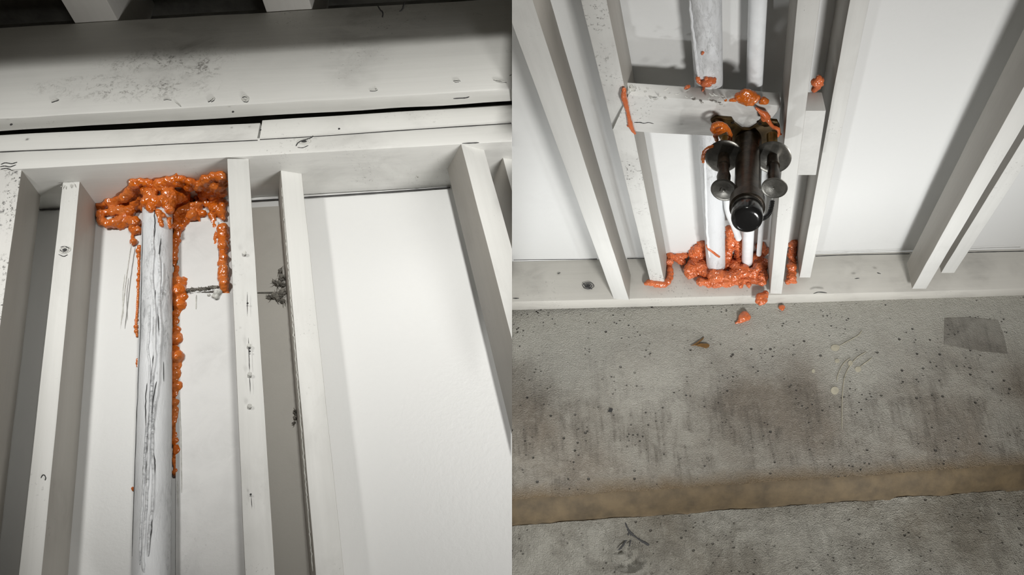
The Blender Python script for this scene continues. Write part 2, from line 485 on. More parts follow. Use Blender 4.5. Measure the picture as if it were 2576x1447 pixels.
def r3(l): return [(1288 + x / 4, 362 + y / 4, r / 4) for x, y, r in l]
def r4(l): return [(1932 + x / 4, 362 + y / 4, r / 4) for x, y, r in l]

# ================================================================== LEFT BAY: top of the stud wall
b = LB
wl = slab(b, [(-700, 400), (1330, 380), (1330, 1750), (-700, 1750)], 0, .0125, M['drywall'], 'wall_left')
tag(wl, kind='structure')
# top plates
p_under = [b.at(54, 424.7, .14), b.at(1164, 362.5, .14)]
def thick_to(P, axis, d, px, py): return abs(solve3(d, axis, -ray(px, py), CAM - P)[0])
_axp = (p_under[1] - p_under[0]).normalized()
_upp = _axp.cross((b.N - _axp * b.N.dot(_axp)).normalized()).normalized()
lo = rail(b, p_under[0], p_under[1], thick_to(p_under[0], _axp, _upp, 54, 380), .14, .7, .4, M['plate'], 'top_plate', vdir=UP)
tag(lo, 'long white lower top plate directly above the left bay studs', 'plate')
ax = (p_under[1] - p_under[0]).normalized()
nb = (-b.N + ax * b.N.dot(ax)).normalized()
under_n = ax.cross(nb).normalized()
PL_UNDER = (p_under[0], under_n)
UPL = under_n if under_n.dot(UP) > 0 else -under_n               # square off the plate, upwards
A0 = b.at(0, 380.5, .14); A1 = b.at(644, 351.5, .14)
u1 = rail(b, A0, A1, thick_to(A0, _axp, _upp, 0, 338.5), .14, .7, -.002 + (b.at(648.5, 351, .14) - A1).length, M['plate'], 'top_plate', vdir=UP)
tag(u1, 'short white upper top plate ending at the dark butt joint', 'plate')
A0 = b.at(653, 349.5, .14); A1 = b.at(1288, 308.5, .14)
u2 = rail(b, A0, A1, thick_to(A0, _axp, _upp, 653, 302.5), .14, 0, .3, M['plate'], 'top_plate', vdir=UP)
tag(u2, 'white upper top plate running right from the dark butt joint', 'plate')
# beam
WB = .19
A0 = b.at(0, 299, WB); A1 = b.at(1288, 224, WB)
_axb = (A1 - A0).normalized(); _inb = -(b.N - _axb * b.N.dot(_axb)).normalized()
_upb = _axb.cross(_inb); _upb = _upb if _upb.dot(UP) > 0 else -_upb
BD = thick_to(A0, _axb, _inb, 0, 332)
BH = thick_to(A0, _axb, _upb, 0, 68)
print('beam depth', BD, 'height', BH)
beam = rail(b, A0, A1, BH, BD, .7, .3, M['beam'], 'wooden_beam', vdir=UP, r=.005, wob=.0015)
tag(beam, 'deep white painted beam with dark dirt smears and chipped paint', 'beam')
A0B = A0.copy()
UNDER_B = beam.matrix_world.col[1].to_3d()
# height of the beam so that its top edge meets the picture
mwb = beam.matrix_world
# ceiling and joists above the beam
def beam_top():
    return max(v.co.y for v in beam.data.vertices), min(v.co.y for v in beam.data.vertices)
yb = beam_top()
ydir = mwb.col[1].to_3d()
if ydir.dot(UP) < 0: ydir = -ydir
bt = A0 + ydir * BH
ceil = slab(b, [(-250, 250), (1400, 250), (1400, -700), (-250, -700)], WB - .05, .01, M['soffit'], 'tmp')
bpy.data.objects.remove(ceil, do_unlink=True)
def slab_w(name, corners, nrm, thick, mat, parent=None, bay=None):
    """board on a free plane: world corners, thickness along nrm"""
    mw = frame(corners[0], corners[1] - corners[0], nrm)
    inv = mw.inverted(); bm = bmesh.new()
    f = [bm.verts.new(inv @ p) for p in corners]; bk = [bm.verts.new(inv @ (p + nrm * thick)) for p in corners]
    bm.faces.new(f); bm.faces.new(bk[::-1])
    k = len(f)
    for i in range(k): bm.faces.new((f[(i + 1) % k], f[i], bk[i], bk[(i + 1) % k]))
    bmesh.ops.recalc_face_normals(bm, faces=bm.faces[:])
    if bay: bay_cut(bm, bay, mw)
    return link(name, bm, mat, parent, mw)
axb = (A1 - A0).normalized()
out = b.N - axb * b.N.dot(axb); out.normalize()
h0 = bt + ydir * .22 - out * .16
ce = slab_w('ceiling', [h0 - axb * .8, h0 + axb * 1.7, h0 + axb * 1.7 + out * .53, h0 - axb * .8 + out * .53], ydir, .018, M['soffit'], None, b)
tag(ce, kind='structure')
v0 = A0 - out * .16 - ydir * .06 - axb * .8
vo = slab_w('dark_backing', [v0, v0 + axb * 2.2, v0 + axb * 2.2 + ydir * .6, v0 + ydir * .6], -out, .012, M['soffit'], None, b)  # dark sheet added behind the beam to keep the gap dark
tag(vo, kind='structure')
for (xa, xb, lab) in ((186, 296, 'grey joist resting on the beam above the orange pipe seal'), (669, 785, 'grey joist resting on the beam above the plate butt joint')):
    pa = hit(xa, 57 - (xa - 186) * .057, bt, ydir); pb = hit(xb, 57 - (xb - 186) * .057, bt, ydir)
    wdt = (pb - pa).length
    base = pa
    mw = frame(base, axb, out)
    y = mw.col[1].to_3d(); sg = 1 if y.dot(ydir) > 0 else -1
    bm = loft(0, wdt, *( (0.001, .215) if sg > 0 else (-.215, -.001)), -.12, .345, .003, .0006, .03, sd())
    o = link('floor_joist', bm, M['joist'], None, mw)
    tag(o, lab, 'joist', 'joists above the left beam')

r0 = bt + out * .35 - axb * .9 - ydir * .195
ri = slab_w('shade_board', [r0, r0 + axb * 2.5, r0 + axb * 2.5 + ydir * .425, r0 + ydir * .425], out, .02, M['joist'])  # unseen board, added to throw the dark band onto the beam
tag(ri, kind='structure')
ctop = [(PL_UNDER[0], UPL)]
S = M['stud']; SD = M['stud_dirty']
stud(b, .14, (-46, 426), (-98, 724), (54.5, 426.5), .089, -3, .06, 1.0, M['stud_speck'], 'speckled white stud at the far left edge, left bay', ctop)
stud(b, .089, (156, 468), (46, 1447), (200, 464), .089, -1, .06, .25, S, 'white stud with a smudge, left of the smeared pipe', ctop)
stud(b, .1425, (571, 398), (616, 1447), (626, 397), .089, -16, -.002, .25, S, 'bright white stud with nail holes, right of the orange sealant', ())
stud(b, .089, (706.5, 436), (794, 1447), (759, 434.5), .089, -19, .06, .25, S, 'white stud with frayed left edge beside the grey fibre tufts', ctop)
stud(b, .14, (1165, 384), (1254, 724), (1216, 367), .089, -25, .05, .7, S, 'white stud with a dark left face, right of the wide left-bay panel', ctop)
stud(b, .089, (1266, 401), (1330, 640), (1312, 398), .089, -19, .05, .5, S, 'white stud cut off by the right edge of the left bay', ctop)

# ================================================================== RIGHT BAY: foot of the stud wall and floor
b = RB
wr = slab(b, [(1250, -170), (3150, -170), (2950, 700), (1250, 700)], 0, .0125, M['drywall'], 'wall_right')
tag(wr, kind='structure')
A0 = b.at(1288, 760, .14); A1 = b.at(2576, 727, .14)
A0f = Vector((A0.x, A0.y, A0.z))
sole = rail(b, A0, A1, max(.02, (A0.z + A1.z) / 2), .14, .1, .9, M['sole'], 'bottom_plate', vdir=Vector((0, 0, -1)))
tag(sole, 'white sole plate on the concrete with knots and scuffs on top', 'plate')
SOLE_TOP = (A0, Vector((0, 0, 1)))
cfoot = [(A0, Vector((0, 0, -1)))]
stud(b, .14, (1288, 61), (1544, 754), (1582.5, 754), .089, 8, .07, .05, S, 'leftmost white stud of the right bay with a dark right face', cfoot)
stud(b, .089, (1460.5, 0), (1633, 699.5), (1670.5, 706), .089, 11, .26, .05, SD, 'scuffed white stud left of the valve with sealant at its foot', cfoot)
stud(b, .14, (2006, 0), (1936, 745), (1966, 745), .089, 4, .26, .05, S, 'white stud right of the valve carrying the side block', cfoot)
stud(b, .089, (2138, 0), (2009.5, 707), (2037, 707), .089, 2, .26, .05, S, 'white stud left of the wide bright panel, right bay', cfoot)
stud(b, .14, (2496, 362), (2296, 724), (2332, 724), .089, 2, .60, .05, S, 'leaning white stud with a grey scuffed left face, far right', cfoot)
stud(b, .089, (2567, 362), (2361, 697), (2394.5, 697), .089, 2, .60, .05, S, 'rightmost thin white stud by the frame edge', cfoot)

# the partition that closes the side of the right bay, behind the edge of the left bay's board
zl = lambda y: (LB.at(1288, y, -.0135) - CAM).dot(FWD)
zr = lambda y: (RB.at(1288, y, -.0135) - CAM).dot(FWD)
yx = next(y for y in range(200, 600) if zr(y) > zl(y) + .004)      # where the two boards cross at the seam
near = [LB.at(1288, y, -.0135) for y in (yx, (yx + 1500) / 2, 1500)]
far = [RB.at(1288, yx + 1, 0), RB.at(1288, 640, 0), RB.at(1288, 780, .14), hit(1288, 1050, Vector((0, 0, -.004)), Vector((0, 0, 1))), hit(1288, 1500, Vector((0, 0, -.06)), Vector((0, 0, 1)))]
tw_ = slab_w('wall_partition', near + far[::-1], -RIGHT, .02, M['drywall'])
tag(tw_, kind='structure')
near = [RB.at(1288, y, -.0135) for y in (-170, (yx - 170) / 2, yx - 8)]
far = [LB.at(1288, y, 0) for y in (yx - 9, (yx - 170) / 2, -170)]
tw_ = slab_w('wall_partition', near + far, RIGHT, .02, M['drywall'])
tag(tw_, kind='structure')
# floor slab with a broken edge, rough lower floor in front of it
def zhit(x, y, z): return hit(x, y, Vector((0, 0, z)), Vector((0, 0, 1)))
E0, E1 = zhit(1200, 1264, 0), zhit(2700, 1160, 0)
DROP = -.055
G0, G1 = zhit(1200, 1330, DROP), zhit(2700, 1222, DROP)
def grid(x0, x1, near, far, nx, ny, zf):
    bm = bmesh.new(); rows = []
    for j in range(ny + 1):
        row = []
        for i in range(nx + 1):
            u = x0 + (x1 - x0) * i / nx
            y = near(u) + (far(u) - near(u)) * j / ny
            row.append(bm.verts.new((u, y, zf(u, y))))
        rows.append(row)
    for a, c in zip(rows, rows[1:]):
        for i in range(nx): bm.faces.new((a[i], a[i + 1], c[i + 1], c[i]))
    bmesh.ops.recalc_face_normals(bm, faces=bm.faces[:])
    return bm
def lin(P, Q): return lambda x: P.y + (Q.y - P.y) * (x - P.x) / (Q.x - P.x)
edge_y, foot_y = lin(E0, E1), lin(G0, G1)
wall_y = RB.O.y + .02
def fz(u, y): return noise.noise((u * 7, y * 7, 1)) * .0012 + noise.noise((u * 40, y * 40, 5)) * .0006 - .0012
xl, xr = -.08, 2.9
def wavy(fn, k, s): return lambda u: fn(u) + noise.noise((u * 9, s, 0)) * k + noise.noise((u * 40, s, 3)) * k * .5
ey = wavy(edge_y, .004, 1.0); fy = wavy(foot_y, .004, 9.0)
bm = grid(xl, xr, ey, lambda u: wall_y, 260, 150, fz)
bay_cut(bm, RB, Matrix())
for f in bm.faces:
    if f.normal.z < 0: f.normal_flip()
fl = link('floor', bm, M['floor'], None, Matrix()); tag(fl, kind='structure')
def ez(u, y):
    t = (ey(u) - y) / (ey(u) - fy(u)); t = max(0, min(1, t))
    return fz(u, ey(u)) + (DROP - .002) * (t ** 1.4) + noise.noise((u * 30, y * 30, 2)) * .003 * t
bm = grid(xl, xr, lambda u: fy(u) - .004, ey, 240, 12, ez)
bay_cut(bm, RB, Matrix())
for f in bm.faces:
    if f.normal.z < 0: f.normal_flip()
link('slab_edge', bm, M['edge'], fl, Matrix())
cr = zhit(1580, 1400, DROP)
def lz(u, y):
    z = DROP + noise.noise((u * 9, y * 9, 7)) * .005 + noise.noise((u * 28, y * 28, 3)) * .0035 + noise.noise((u * 75, y * 75, 3)) * .0016
    d = math.hypot((u - cr.x) / .055, (y - cr.y) / .048)
    if d < 1.25:
        k = max(0, 1 - d ** 4)
        z += -k * .020 + max(0, .006 - abs(d - 1) * .02) + noise.noise((u * 55, y * 55, 9)) * .022 * k
    return z
near_y = zhit(1288, 1560, DROP).y - .1
bm = grid(xl, xr, lambda u: near_y, fy, 420, 130, lz)
bay_cut(bm, RB, Matrix())
for f in bm.faces:
    if f.normal.z < 0: f.normal_flip()
fl2 = link('floor', bm, M['floor_rough'], None, Matrix()); tag(fl2, kind='structure')
#REST
# ------------------------------------------------------------------ small-part helpers
def cyl_t(d, P, a, r):
    """ray parameter where the view ray meets a cylinder, or None"""
    m = CAM - P
    dd = d - a * d.dot(a); mm = m - a * m.dot(a)
    A_, B_, C_ = dd.dot(dd), 2 * dd.dot(mm), mm.dot(mm) - r * r
    q = B_ * B_ - 4 * A_ * C_
    return None if q < 0 else (-B_ - math.sqrt(q)) / (2 * A_)
def surf(x, y, planes, cyls=()):
    d = ray(x, y)
    ts = [(P - CAM).dot(n) / d.dot(n) for P, n in planes]
    for (P, a, r) in cyls:
        t = cyl_t(d, P, a, r)
        if t: ts.append(t)
    t = min(t for t in ts if t > 0)
    return CAM + d * t, d.normalized()
def strand(name, pts, rpx, mat, parent, planes, cyls=(), lift=.3, n=4, jit=0, seg=8, taper=True):
    """thin bead lying on a surface, drawn through pixel points"""
    P = []; R = []
    ptz = catmull([Vector((x, y, 0)) for x, y in pts], n)
    for i, q in enumerate(ptz):
        j = noise.noise((i * .7, sd() * .0 + pts[0][0], pts[0][1])) * jit
        p, d = surf(q.x + j, q.y, planes, cyls)
        rw = rpx * (p - CAM).length / FPX
        k = 1 + .35 * noise.noise((i * .9, pts[0][0] * .1, 3))
        if taper: k *= min(1, .35 + min(i, len(ptz) - 1 - i) * .4)
        P.append(p - d * rw * lift); R.append(rw * k)
    return put(name, tube(P, R, seg), mat, parent)
def knot(parent, x, y, rx, ry, plane, mat_ring, mat_core):
    p, d = surf(x, y, [plane]); s = (p - CAM).length / FPX
    n = plane[1] if plane[1].dot(d) < 0 else -plane[1]
    mw = frame(p, RIGHT, n)
    for k, (q, mt) in enumerate(((1.0, mat_ring), (.6, mat_ring))):
        bm = bmesh.new(); prev = None; rings = []
        for i in range(22):
            a = i / 22 * math.tau
            wv = 1 + .12 * noise.noise((math.cos(a) * 2, math.sin(a) * 2, x + k))
            ring = []
            for m in range(5):
                t = m / 5 * math.tau
                rr = q * wv; w_ = .0013
                ring.append(bm.verts.new(((rx * s * rr + w_ * math.cos(t)) * math.cos(a), (ry * s * rr + w_ * math.cos(t)) * math.sin(a), w_ * .7 * math.sin(t))))
            rings.append(ring)
        for i in range(22):
            A_, B_ = rings[i], rings[(i + 1) % 22]
            for m in range(5): bm.faces.new((A_[m], B_[m], B_[(m + 1) % 5], A_[(m + 1) % 5]))
        link('knot_ring', bm, mt, parent, mw)
    bm = bmesh.new(); bmesh.ops.create_circle(bm, cap_ends=True, segments=14, radius=1)
    for v in bm.verts: v.co = Vector((v.co.x * rx * s * .4, v.co.y * ry * s * .4, .0006))
    link('knot', bm, mat_core, parent, mw)
def dot(name, parent, x, y, r, plane, mat, h=.0008, sq=1.0, seg=14):
    p, d = surf(x, y, [plane]); s = (p - CAM).length / FPX
    n = plane[1] if plane[1].dot(d) < 0 else -plane[1]
    bm = bmesh.new()
    bmesh.ops.create_cone(bm, cap_ends=True, segments=seg, radius1=r * s, radius2=r * s * .8, depth=h * 2)
    for v in bm.verts: v.co.y *= sq
    return link(name, bm, mat, parent, frame(p, RIGHT, n))
def find(lab):
    for o in COL.objects:
        if o.get('label', '').startswith(lab): return o

# ================================================================== LEFT BAY details
b = LB
WALL_L = (b.O, b.N); FRONT_L = (b.O + b.N * .14, b.N); BACKROW_L = (b.O + b.N * .089, b.N); BEAM_L = (b.O + b.N * WB, b.N)
CFRONT_L = (b.O + b.N * .1425, b.N)
# board patches behind the middle studs
o = slab(b, [(442, 736), (600, 738), (640, 1560), (442, 1560)], .012, .0115, M['drywall_smudged'], 'wall_patch')
tag(o, 'smudged white lower board between the smeared pipe and the bright stud', 'board')
o = slab(b, [(606, 738), (752, 742), (850, 1560), (646, 1560)], .012, .0115, M['board_grey'], 'wall_patch')
tag(o, 'tall grey lower board in the narrow gap left of the frayed stud', 'board')
o = slab(b, [(606, 524), (712, 518), (722, 733), (606, 737)], .009, .0085, M['board_grey'], 'wall_patch')
tag(o, 'small grey upper board in the narrow gap, above the fibre tufts', 'board')
o = slab(b, [(447, 560), (548, 556), (551, 721), (447, 727)], .006, .0055, M['drywall_smudged'], 'wall_patch')
tag(o, 'square smudged board patch framed by orange sealant beads', 'board')
# smeared pipe
p0, p1 = b.at(396.5, 527, .036), b.at(379, 1560, .036)
pa = (p1 - p0).normalized()
pr = (b.at(432, 560, .036) - b.at(361, 560, .036)).length / 2 * .985
PIPE_L = (p0, pa, pr)
n = 60
bm = tube([p0.lerp(p1, i / n) for i in range(n + 1)], [pr * (1 + .012 * noise.noise((i * .5, 3, 1))) for i in range(n + 1)], 40)
pipe = put('drain_pipe', bm, M['pipe_l'], None, p0, pa)
tag(pipe, 'thick white pipe smeared with grey paint runs, left bay', 'pipe')
for k, (pts, r) in enumerate((
    ([(385, 575), (384, 610), (386, 640), (382, 690), (386, 740), (390, 800), (388, 860), (390, 900), (384, 950), (380, 1000), (378, 1060), (375, 1120), (372, 1200), (366, 1300), (360, 1400), (362, 1440)], 3.4),
    ([(399, 640), (402, 690), (400, 760), (404, 830), (400, 900), (398, 960), (390, 1020), (384, 1080), (383, 1140), (386, 1200), (384, 1270), (376, 1330), (372, 1400)], 3.4),
    ([(376, 770), (375, 830), (372, 880), (377, 920), (374, 980), (371, 1050), (366, 1120), (362, 1200), (358, 1270), (354, 1340), (352, 1420)], 2.8),
    ([(410, 660), (408, 720), (404, 760)], 2.6))):
    strand('paint_run', pts, r, M['pipe_l'], pipe, [], [PIPE_L], .25, 5, 1.5)
for k, (pts, r) in enumerate((
    ([(388, 530), (390, 570), (385, 620), (386, 625)], 1.3),
    ([(391, 730), (388, 790), (386, 830), (388, 870), (383, 930), (377, 985), (378, 1030), (374, 1080), (370, 1160), (367, 1230)], 1.3),
    ([(405, 600), (401, 640), (404, 700), (398, 780), (401, 850), (400, 900), (396, 960)], 1.3),
    ([(394, 960), (386, 1000), (380, 1085), (388, 1150), (390, 1180), (385, 1260), (382, 1320), (374, 1400)], 1.2),
    ([(370, 965), (366, 1010), (367, 1080), (361, 1180), (356, 1290), (351, 1380)], 1.1),
    ([(360, 560), (356, 700), (353, 850), (346, 1000), (339, 1200), (332, 1400)], 1.0),
    ([(411, 910), (412, 960)], 1.0))):
    strand('paint_crack', pts, r, M['crack'], pipe, [], [PIPE_L], .1, 5, 2.0)

# orange sealant
PL = [WALL_L, PL_UNDER]
_lr = random.Random(31)
def ls(l, extra=()):
    """spots in front of the pipe where they cover it"""
    out_ = []
    for (x, y, r) in l:
        p, d = surf(x, y, PL, [PIPE_L] if y > 527 or (y > 478 and 368 < x < 428) else ())
        p0_, _ = surf(x, y, PL)
        rw = r * (p - CAM).length / FPX
        out_.append((x, y, r, (p0_ - p).length + rw * _lr.uniform(.15, 1.15)))
    return out_
main = z3([(1010,630,50),(1100,590,50),(1180,570,45),(1250,540,60),(1320,480,65),(1360,400,65),(1420,380,45),(1490,400,55),(1560,420,60),(1620,410,70),(1700,370,50),(1780,345,45),(1840,350,35),
 (1600,440,80),(1680,420,55),(1760,400,45),(1850,400,45),(1330,650,75),(1380,600,70),(1430,530,65),(1450,460,60),(1510,510,65),(1560,590,55),(1310,680,60),(1160,680,70),(1100,690,45),
 (1010,710,50),(1020,780,45),(1080,810,45),(1150,800,55),(1210,790,65),(1220,830,40),(1300,780,50),(1360,790,60),(1400,810,40),(1330,860,40),(1390,870,40),(1340,900,22),(1337,940,18),(1340,985,36),
 (1700,520,80),(1780,500,70),(1850,520,70),(1680,600,70),(1780,600,90),(1880,580,70),(1800,680,80),(1880,670,60),(1700,660,50),(1640,560,50),(1740,740,60),(1900,440,50),(1910,380,40),
 (2000,430,60),(2080,370,70),(2150,330,60),(2220,330,60),(2240,400,55),(2180,420,80),(2100,450,70),(2050,520,60),(2230,480,55),(2150,520,60),(2180,580,60),(2235,600,55),(2230,700,55),(2160,650,60),(2100,610,50),(2250,750,30),
 (1970,540,22),(1995,580,20),(2005,620,18),(2005,660,17),(2005,700,16),(2005,740,15),(2008,790,9),(2008,765,12),
 (1940,720,55),(1880,760,50),(1960,740,40),(2000,640,40),(1940,640,55),(2030,590,45),(2040,700,36),(1480,580,60),(1450,650,50),(1520,640,50),(1240,620,50),(1250,740,55),
 (2130,720,38),(2150,790,33),(2165,840,27),(2172,880,24),(2175,920,22),(2172,960,20),(2168,1000,18),(2160,1035,15),(2150,1065,13),(2150,1095,9),(2155,1118,6),
 (1600,690,36),(1640,720,32),(1590,720,24),(1620,780,26),(1625,815,22),(1700,760,26),(1700,810,20),(1708,845,15),
 (1790,800,58),(1800,860,52),(1785,920,48),(1777,950,46),(1775,980,46),(1770,1010,43),(1770,1040,40),(1767,1070,38),(1765,1100,37),(1762,1130,36),(1760,1160,34),(1758,1190,27),(1758,1215,20),(1760,1240,11),(1860,800,45),(1830,850,34)])
rng = random.Random(4)
extra = []
for (x, y, r) in main:
    if r > 10:
        for k in range(1):
            a = rng.random() * math.tau
            extra.append((x + math.cos(a) * r * .8, y + math.sin(a) * r * .9, r * rng.uniform(.18, .34)))
o = foam('fire_sealant', b, ls(main + extra), PL, M['foam_l'], 'large lumpy orange sealant mass around the pipe top, under the top plate', .0022, .0055, 62)
o = foam('fire_sealant', b, ls((lambda l: [(x - 1, y, r * 1.22) for x, y, r in l])(z3([(2248,855,48),(2250,890,46),(2250,930,48),(2248,980,46),(2250,1030,46),(2250,1090,38),(2252,1150,40),(2246,1200,46),(2252,1260,44),(2250,1310,44),(2250,1360,46),(2254,1410,44),(2262,1450,36),(2275,1485,30),(2300,1510,16)]))),
     PL, M['foam_l'], 'orange sealant bead up the left side of the bright stud', .002, .004, 80)
bead = [(440,676,5),(438,690,6),(440,712,13),(452,708,9),(462,706,5),(442,735,16),(456,750,10),(440,757,14),(447,772,13),(462,768,6),(438,792,9),(438,812,8),(440,832,9),(438,855,12),(446,850,9),(438,876,9),(438,900,14),(439,925,13),(437,950,11),(440,975,12),(438,995,10),(436,1015,8),(437,1045,11),(434,1065,7),(437,1090,8),(437,1112,9),(440,1136,9),(435,1158,6),(436,1176,5),(438,1188,7)]
bead2 = []
for (p, q) in zip(bead, bead[1:]):
    bead2 += [p] + [(p[0] * (1 - t) + q[0] * t, p[1] * (1 - t) + q[1] * t, (p[2] * (1 - t) + q[2] * t) * .8) for t in (.33, .67)]
o = foam('fire_sealant', b, ls([(x + 5 + r * .15, y, r * 1.3 + 1) for x, y, r in bead2 + bead[-1:]]), PL, M['foam_l'], 'long thin orange sealant bead down the right side of the smeared pipe', .0018, .003, 90)
lb_ = [(355,622,5),(354,632,7),(353,645,5),(354,675,4),(354,690,5),(353,705,5),(352,722,4),(351,745,3),(350,765,3),(349,785,3),(347,805,4),(346,822,5),(347,834,5),(350,850,3)]
lb2 = []
for (p, q) in zip(lb_, lb_[1:]):
    lb2 += [p] + [((p[0] * (1 - t) + q[0] * t), (p[1] * (1 - t) + q[1] * t), 3) for t in (.25, .5, .75)]
foam('fire_sealant', b, [(x - 4, y, r * 1.25) for x, y, r in lb2], PL, M['foam_l'], 'narrow orange sealant smear along the left side of the smeared pipe', .0014, .001, 120)
foam('fire_sealant', b, [(346, 905, 4), (346, 914, 5), (346, 922, 3)], PL, M['foam_l'], 'tiny orange sealant drop halfway down the pipe, left side', .001, .0006, 150)
foam('fire_sealant', b, [(334, 1229, 4.5), (335, 1233, 3.5)], PL, M['foam_l'], 'single orange sealant dot low beside the pipe', .001, .0006, 150)

# grey fibre tufts and the white caulk lump on the board joint
def tuft(name, bay, spots, planes, label, mat, hairs=26, seed=1, hl=9):
    rg = random.Random(seed)
    root = empty(name, surf(spots[0][0], spots[0][1], planes)[0])
    bm = blob_mesh([(surf(x, y, planes)[0] - ray(x, y).normalized() * (.4 * r * 1.7 / FPX), r * 1.7 / FPX) for x, y, r in spots], .0016, .006, 140, seed)
    put('clump', bm, mat, root)
    bm = bmesh.new()
    for k in range(hairs):
        x, y, r = rg.choice(spots)
        p, d = surf(x + rg.uniform(-r, r), y + rg.uniform(-r, r), planes)
        a = rg.random() * math.tau
        q, _ = surf(x + math.cos(a) * (r + rg.random() * hl), y + math.sin(a) * (r + rg.random() * hl), planes)
        q = q - d * rg.uniform(.002, .010)
        t = tube([p - d * .002, (p + q) / 2 - d * .005, q], [.0009, .0007, .0003], 5)
        me = bpy.data.meshes.new('t'); t.to_mesh(me); t.free(); bm.from_mesh(me); bpy.data.meshes.remove(me)
    o_ = put('loose_fibres', bm, mat, root); o_['kind'] = 'stuff'
    return tag(root, label, 'fibre')
PJ = [(b.O + b.N * .0125, b.N)]
tuft('fibre_tuft', b, [(706, 680, 5), (708, 698, 7), (700, 712, 7), (690, 708, 4), (712, 716, 6)], PJ, 'upper grey fibre tuft poking out left of the frayed stud', M['fuzz'], 34, 3, 12)
tuft('fibre_tuft', b, [(712, 735, 9), (704, 742, 9), (690, 744, 8), (678, 747, 5), (712, 757, 7), (700, 752, 6)], PJ, 'wide grey fibre tuft on the board joint beside the frayed stud', M['fuzz'], 30, 5)
tuft('fibre_tuft', b, [(742, 1038, 4), (744, 1050, 4), (741, 1062, 3)], PJ, 'small grey fibre tuft low on the frayed stud', M['fuzz'], 12, 8)
tuft('fibre_tuft', b, [(466 + 5 * k, 732 - .42 * 5 * k * .25, 4.6) for k in range(17)], PJ, 'grey fibre strip along the joint below the patch', M['fuzz'], 26, 9, 5)
foam('caulk_lump', b, [(545, 738, 9), (538, 745, 6), (552, 734, 7), (525, 742, 4), (545, 747, 7)], PJ, M['chip'], 'white caulk lump at the joint corner beside the bright stud', .0016, .003, 110, cat='caulk')
# drips of paint on the boards
for pts, r in (([(331, 612), (325, 650), (318, 700), (311, 760), (304, 818)], 1.3), ([(314, 690), (309, 740), (311, 796)], 1.0), ([(494, 742), (493, 760), (493, 778)], 1.4), ([(452, 1000), (453, 1040), (455, 1100), (457, 1240)], 1.0), ([(446, 1210), (448, 1275)], 1.0)):
    strand('paint_drip', pts, r, M['chip'], wl, PL + PJ, (), .3, 5, .6)
# frayed edge of the back-row stud
fr = find('white stud with frayed')
pts = [(709 + (y - 470) * .0805, y) for y in range(470, 1447, 22)]
o = strand('splinters', pts, 1.5, M['chip'], fr, [(b.O + b.N * .082, b.N)], (), .4, 4, 3.0, 7)
# nails and nail holes
cs = find('bright white stud')
for x, y in ((622.5, 763), (627, 876), (628, 884), (630.5, 1244)): dot('nail_hole', cs, x, y, 2.6, CFRONT_L, M['crack'], .0006)
for x, y in ((614, 636), (626, 869), (627.5, 941), (627, 1021)): dot('nail_head', cs, x, y, 5.5, CFRONT_L, M['chip'], .001)
for pts in ([(622, 735), (622.5, 790)], [(625, 850), (627, 905), (628, 930)], [(628, 945), (630, 985)], [(632, 1250), (634, 1275)]):
    strand('paint_crack', pts, .7, M['crack'], cs, [CFRONT_L], (), .2, 4, .8, 6)
bs = find('white stud with a smudge')
strand('paint_crack', [(103, 1203), (107, 1196), (112, 1196), (115, 1203), (113, 1209)], 1.1, M['crack'], bs, [BACKROW_L], (), .2, 5, .3, 6)
for pts in ([(157, 468), (152, 470)], [(165, 466), (164, 474)], [(176, 462), (178, 472)], [(186, 460), (189, 470)], [(160, 464), (156, 474)], [(181, 461), (180, 470)]):
    strand('splinter', pts, 1.0, M['chip'], bs, [(b.O + b.N * .092, b.N)], (), .4, 3, 0, 5)
# dark open joints
strand('open_joint', [(100, 528), (160, 525), (244, 520)], 1.6, M['crack'], wl, [(b.O + b.N * .003, b.N)], (), .3, 6, 0, 6, False)
strand('open_joint', [(628, 506), (700, 501.5), (764, 497), (900, 488), (1000, 481.5), (1133, 471.5)], 1.8, M['crack'], wl, [(b.O + b.N * .003, b.N)], (), .3, 6, 0, 6, False)
strand('open_joint', [(0, 382.5), (250, 372), (450, 362), (648, 352.8)], 1.0, M['crack'], lo, [(b.O + b.N * .1405, b.N)], (), .2, 8, 0, 6, False)
strand('open_joint', [(654, 351), (800, 343), (1000, 329), (1150, 319), (1287, 310)], 1.0, M['crack'], lo, [(b.O + b.N * .1405, b.N)], (), .2, 8, 0, 6, False)
knot(bs, 163, 629, 12, 9, BACKROW_L, M['chip'], M['crack'])
for pts in ([(150, 628), (158, 634), (168, 632)], [(152, 622), (164, 620), (176, 626)], [(147, 640), (160, 645), (170, 641)]):
    strand('split', pts, .9, M['crack'], bs, [BACKROW_L], (), .2, 4, 1.5, 6)
# knots, splits and chips
knot(lo, 765, 356, 17, 9, FRONT_L, M['chip'], M['crack'])
strand('split', [(744, 368), (752, 358), (768, 352), (782, 347), (788, 342)], 1.6, M['crack'], lo, [FRONT_L], (), .1, 5, 1.5)
strand('split', [(748, 371), (762, 372), (776, 366)], 1.1, M['crack'], lo, [FRONT_L], (), .1, 5, 1)
for pts in ([(2, 414), (14, 410), (30, 412), (44, 408)], [(0, 420), (12, 418), (26, 420), (40, 415)], [(1, 426), (16, 424), (28, 427)]):
    strand('split', pts, 1.2, M['crack'], lo, [FRONT_L], (), .1, 5, 1.2)
strand('split', [(1162, 721 - 362 + 2), (1185, 360), (1205, 359)], 1.3, M['crack'], lo, [FRONT_L], (), .1, 4, .6)
dot('nail_hole', u2, 853, 324, 3, FRONT_L, M['crack'], .0006)
dot('nail_hole', u2, 655.5, 327, 2.5, FRONT_L, M['crack'], .0006)
for x, y in ((28, 313), (586, 281)): dot('nail_hole', beam, x, y, 3, (BEAM_L[0] , b.N), M['crack'], .0006)
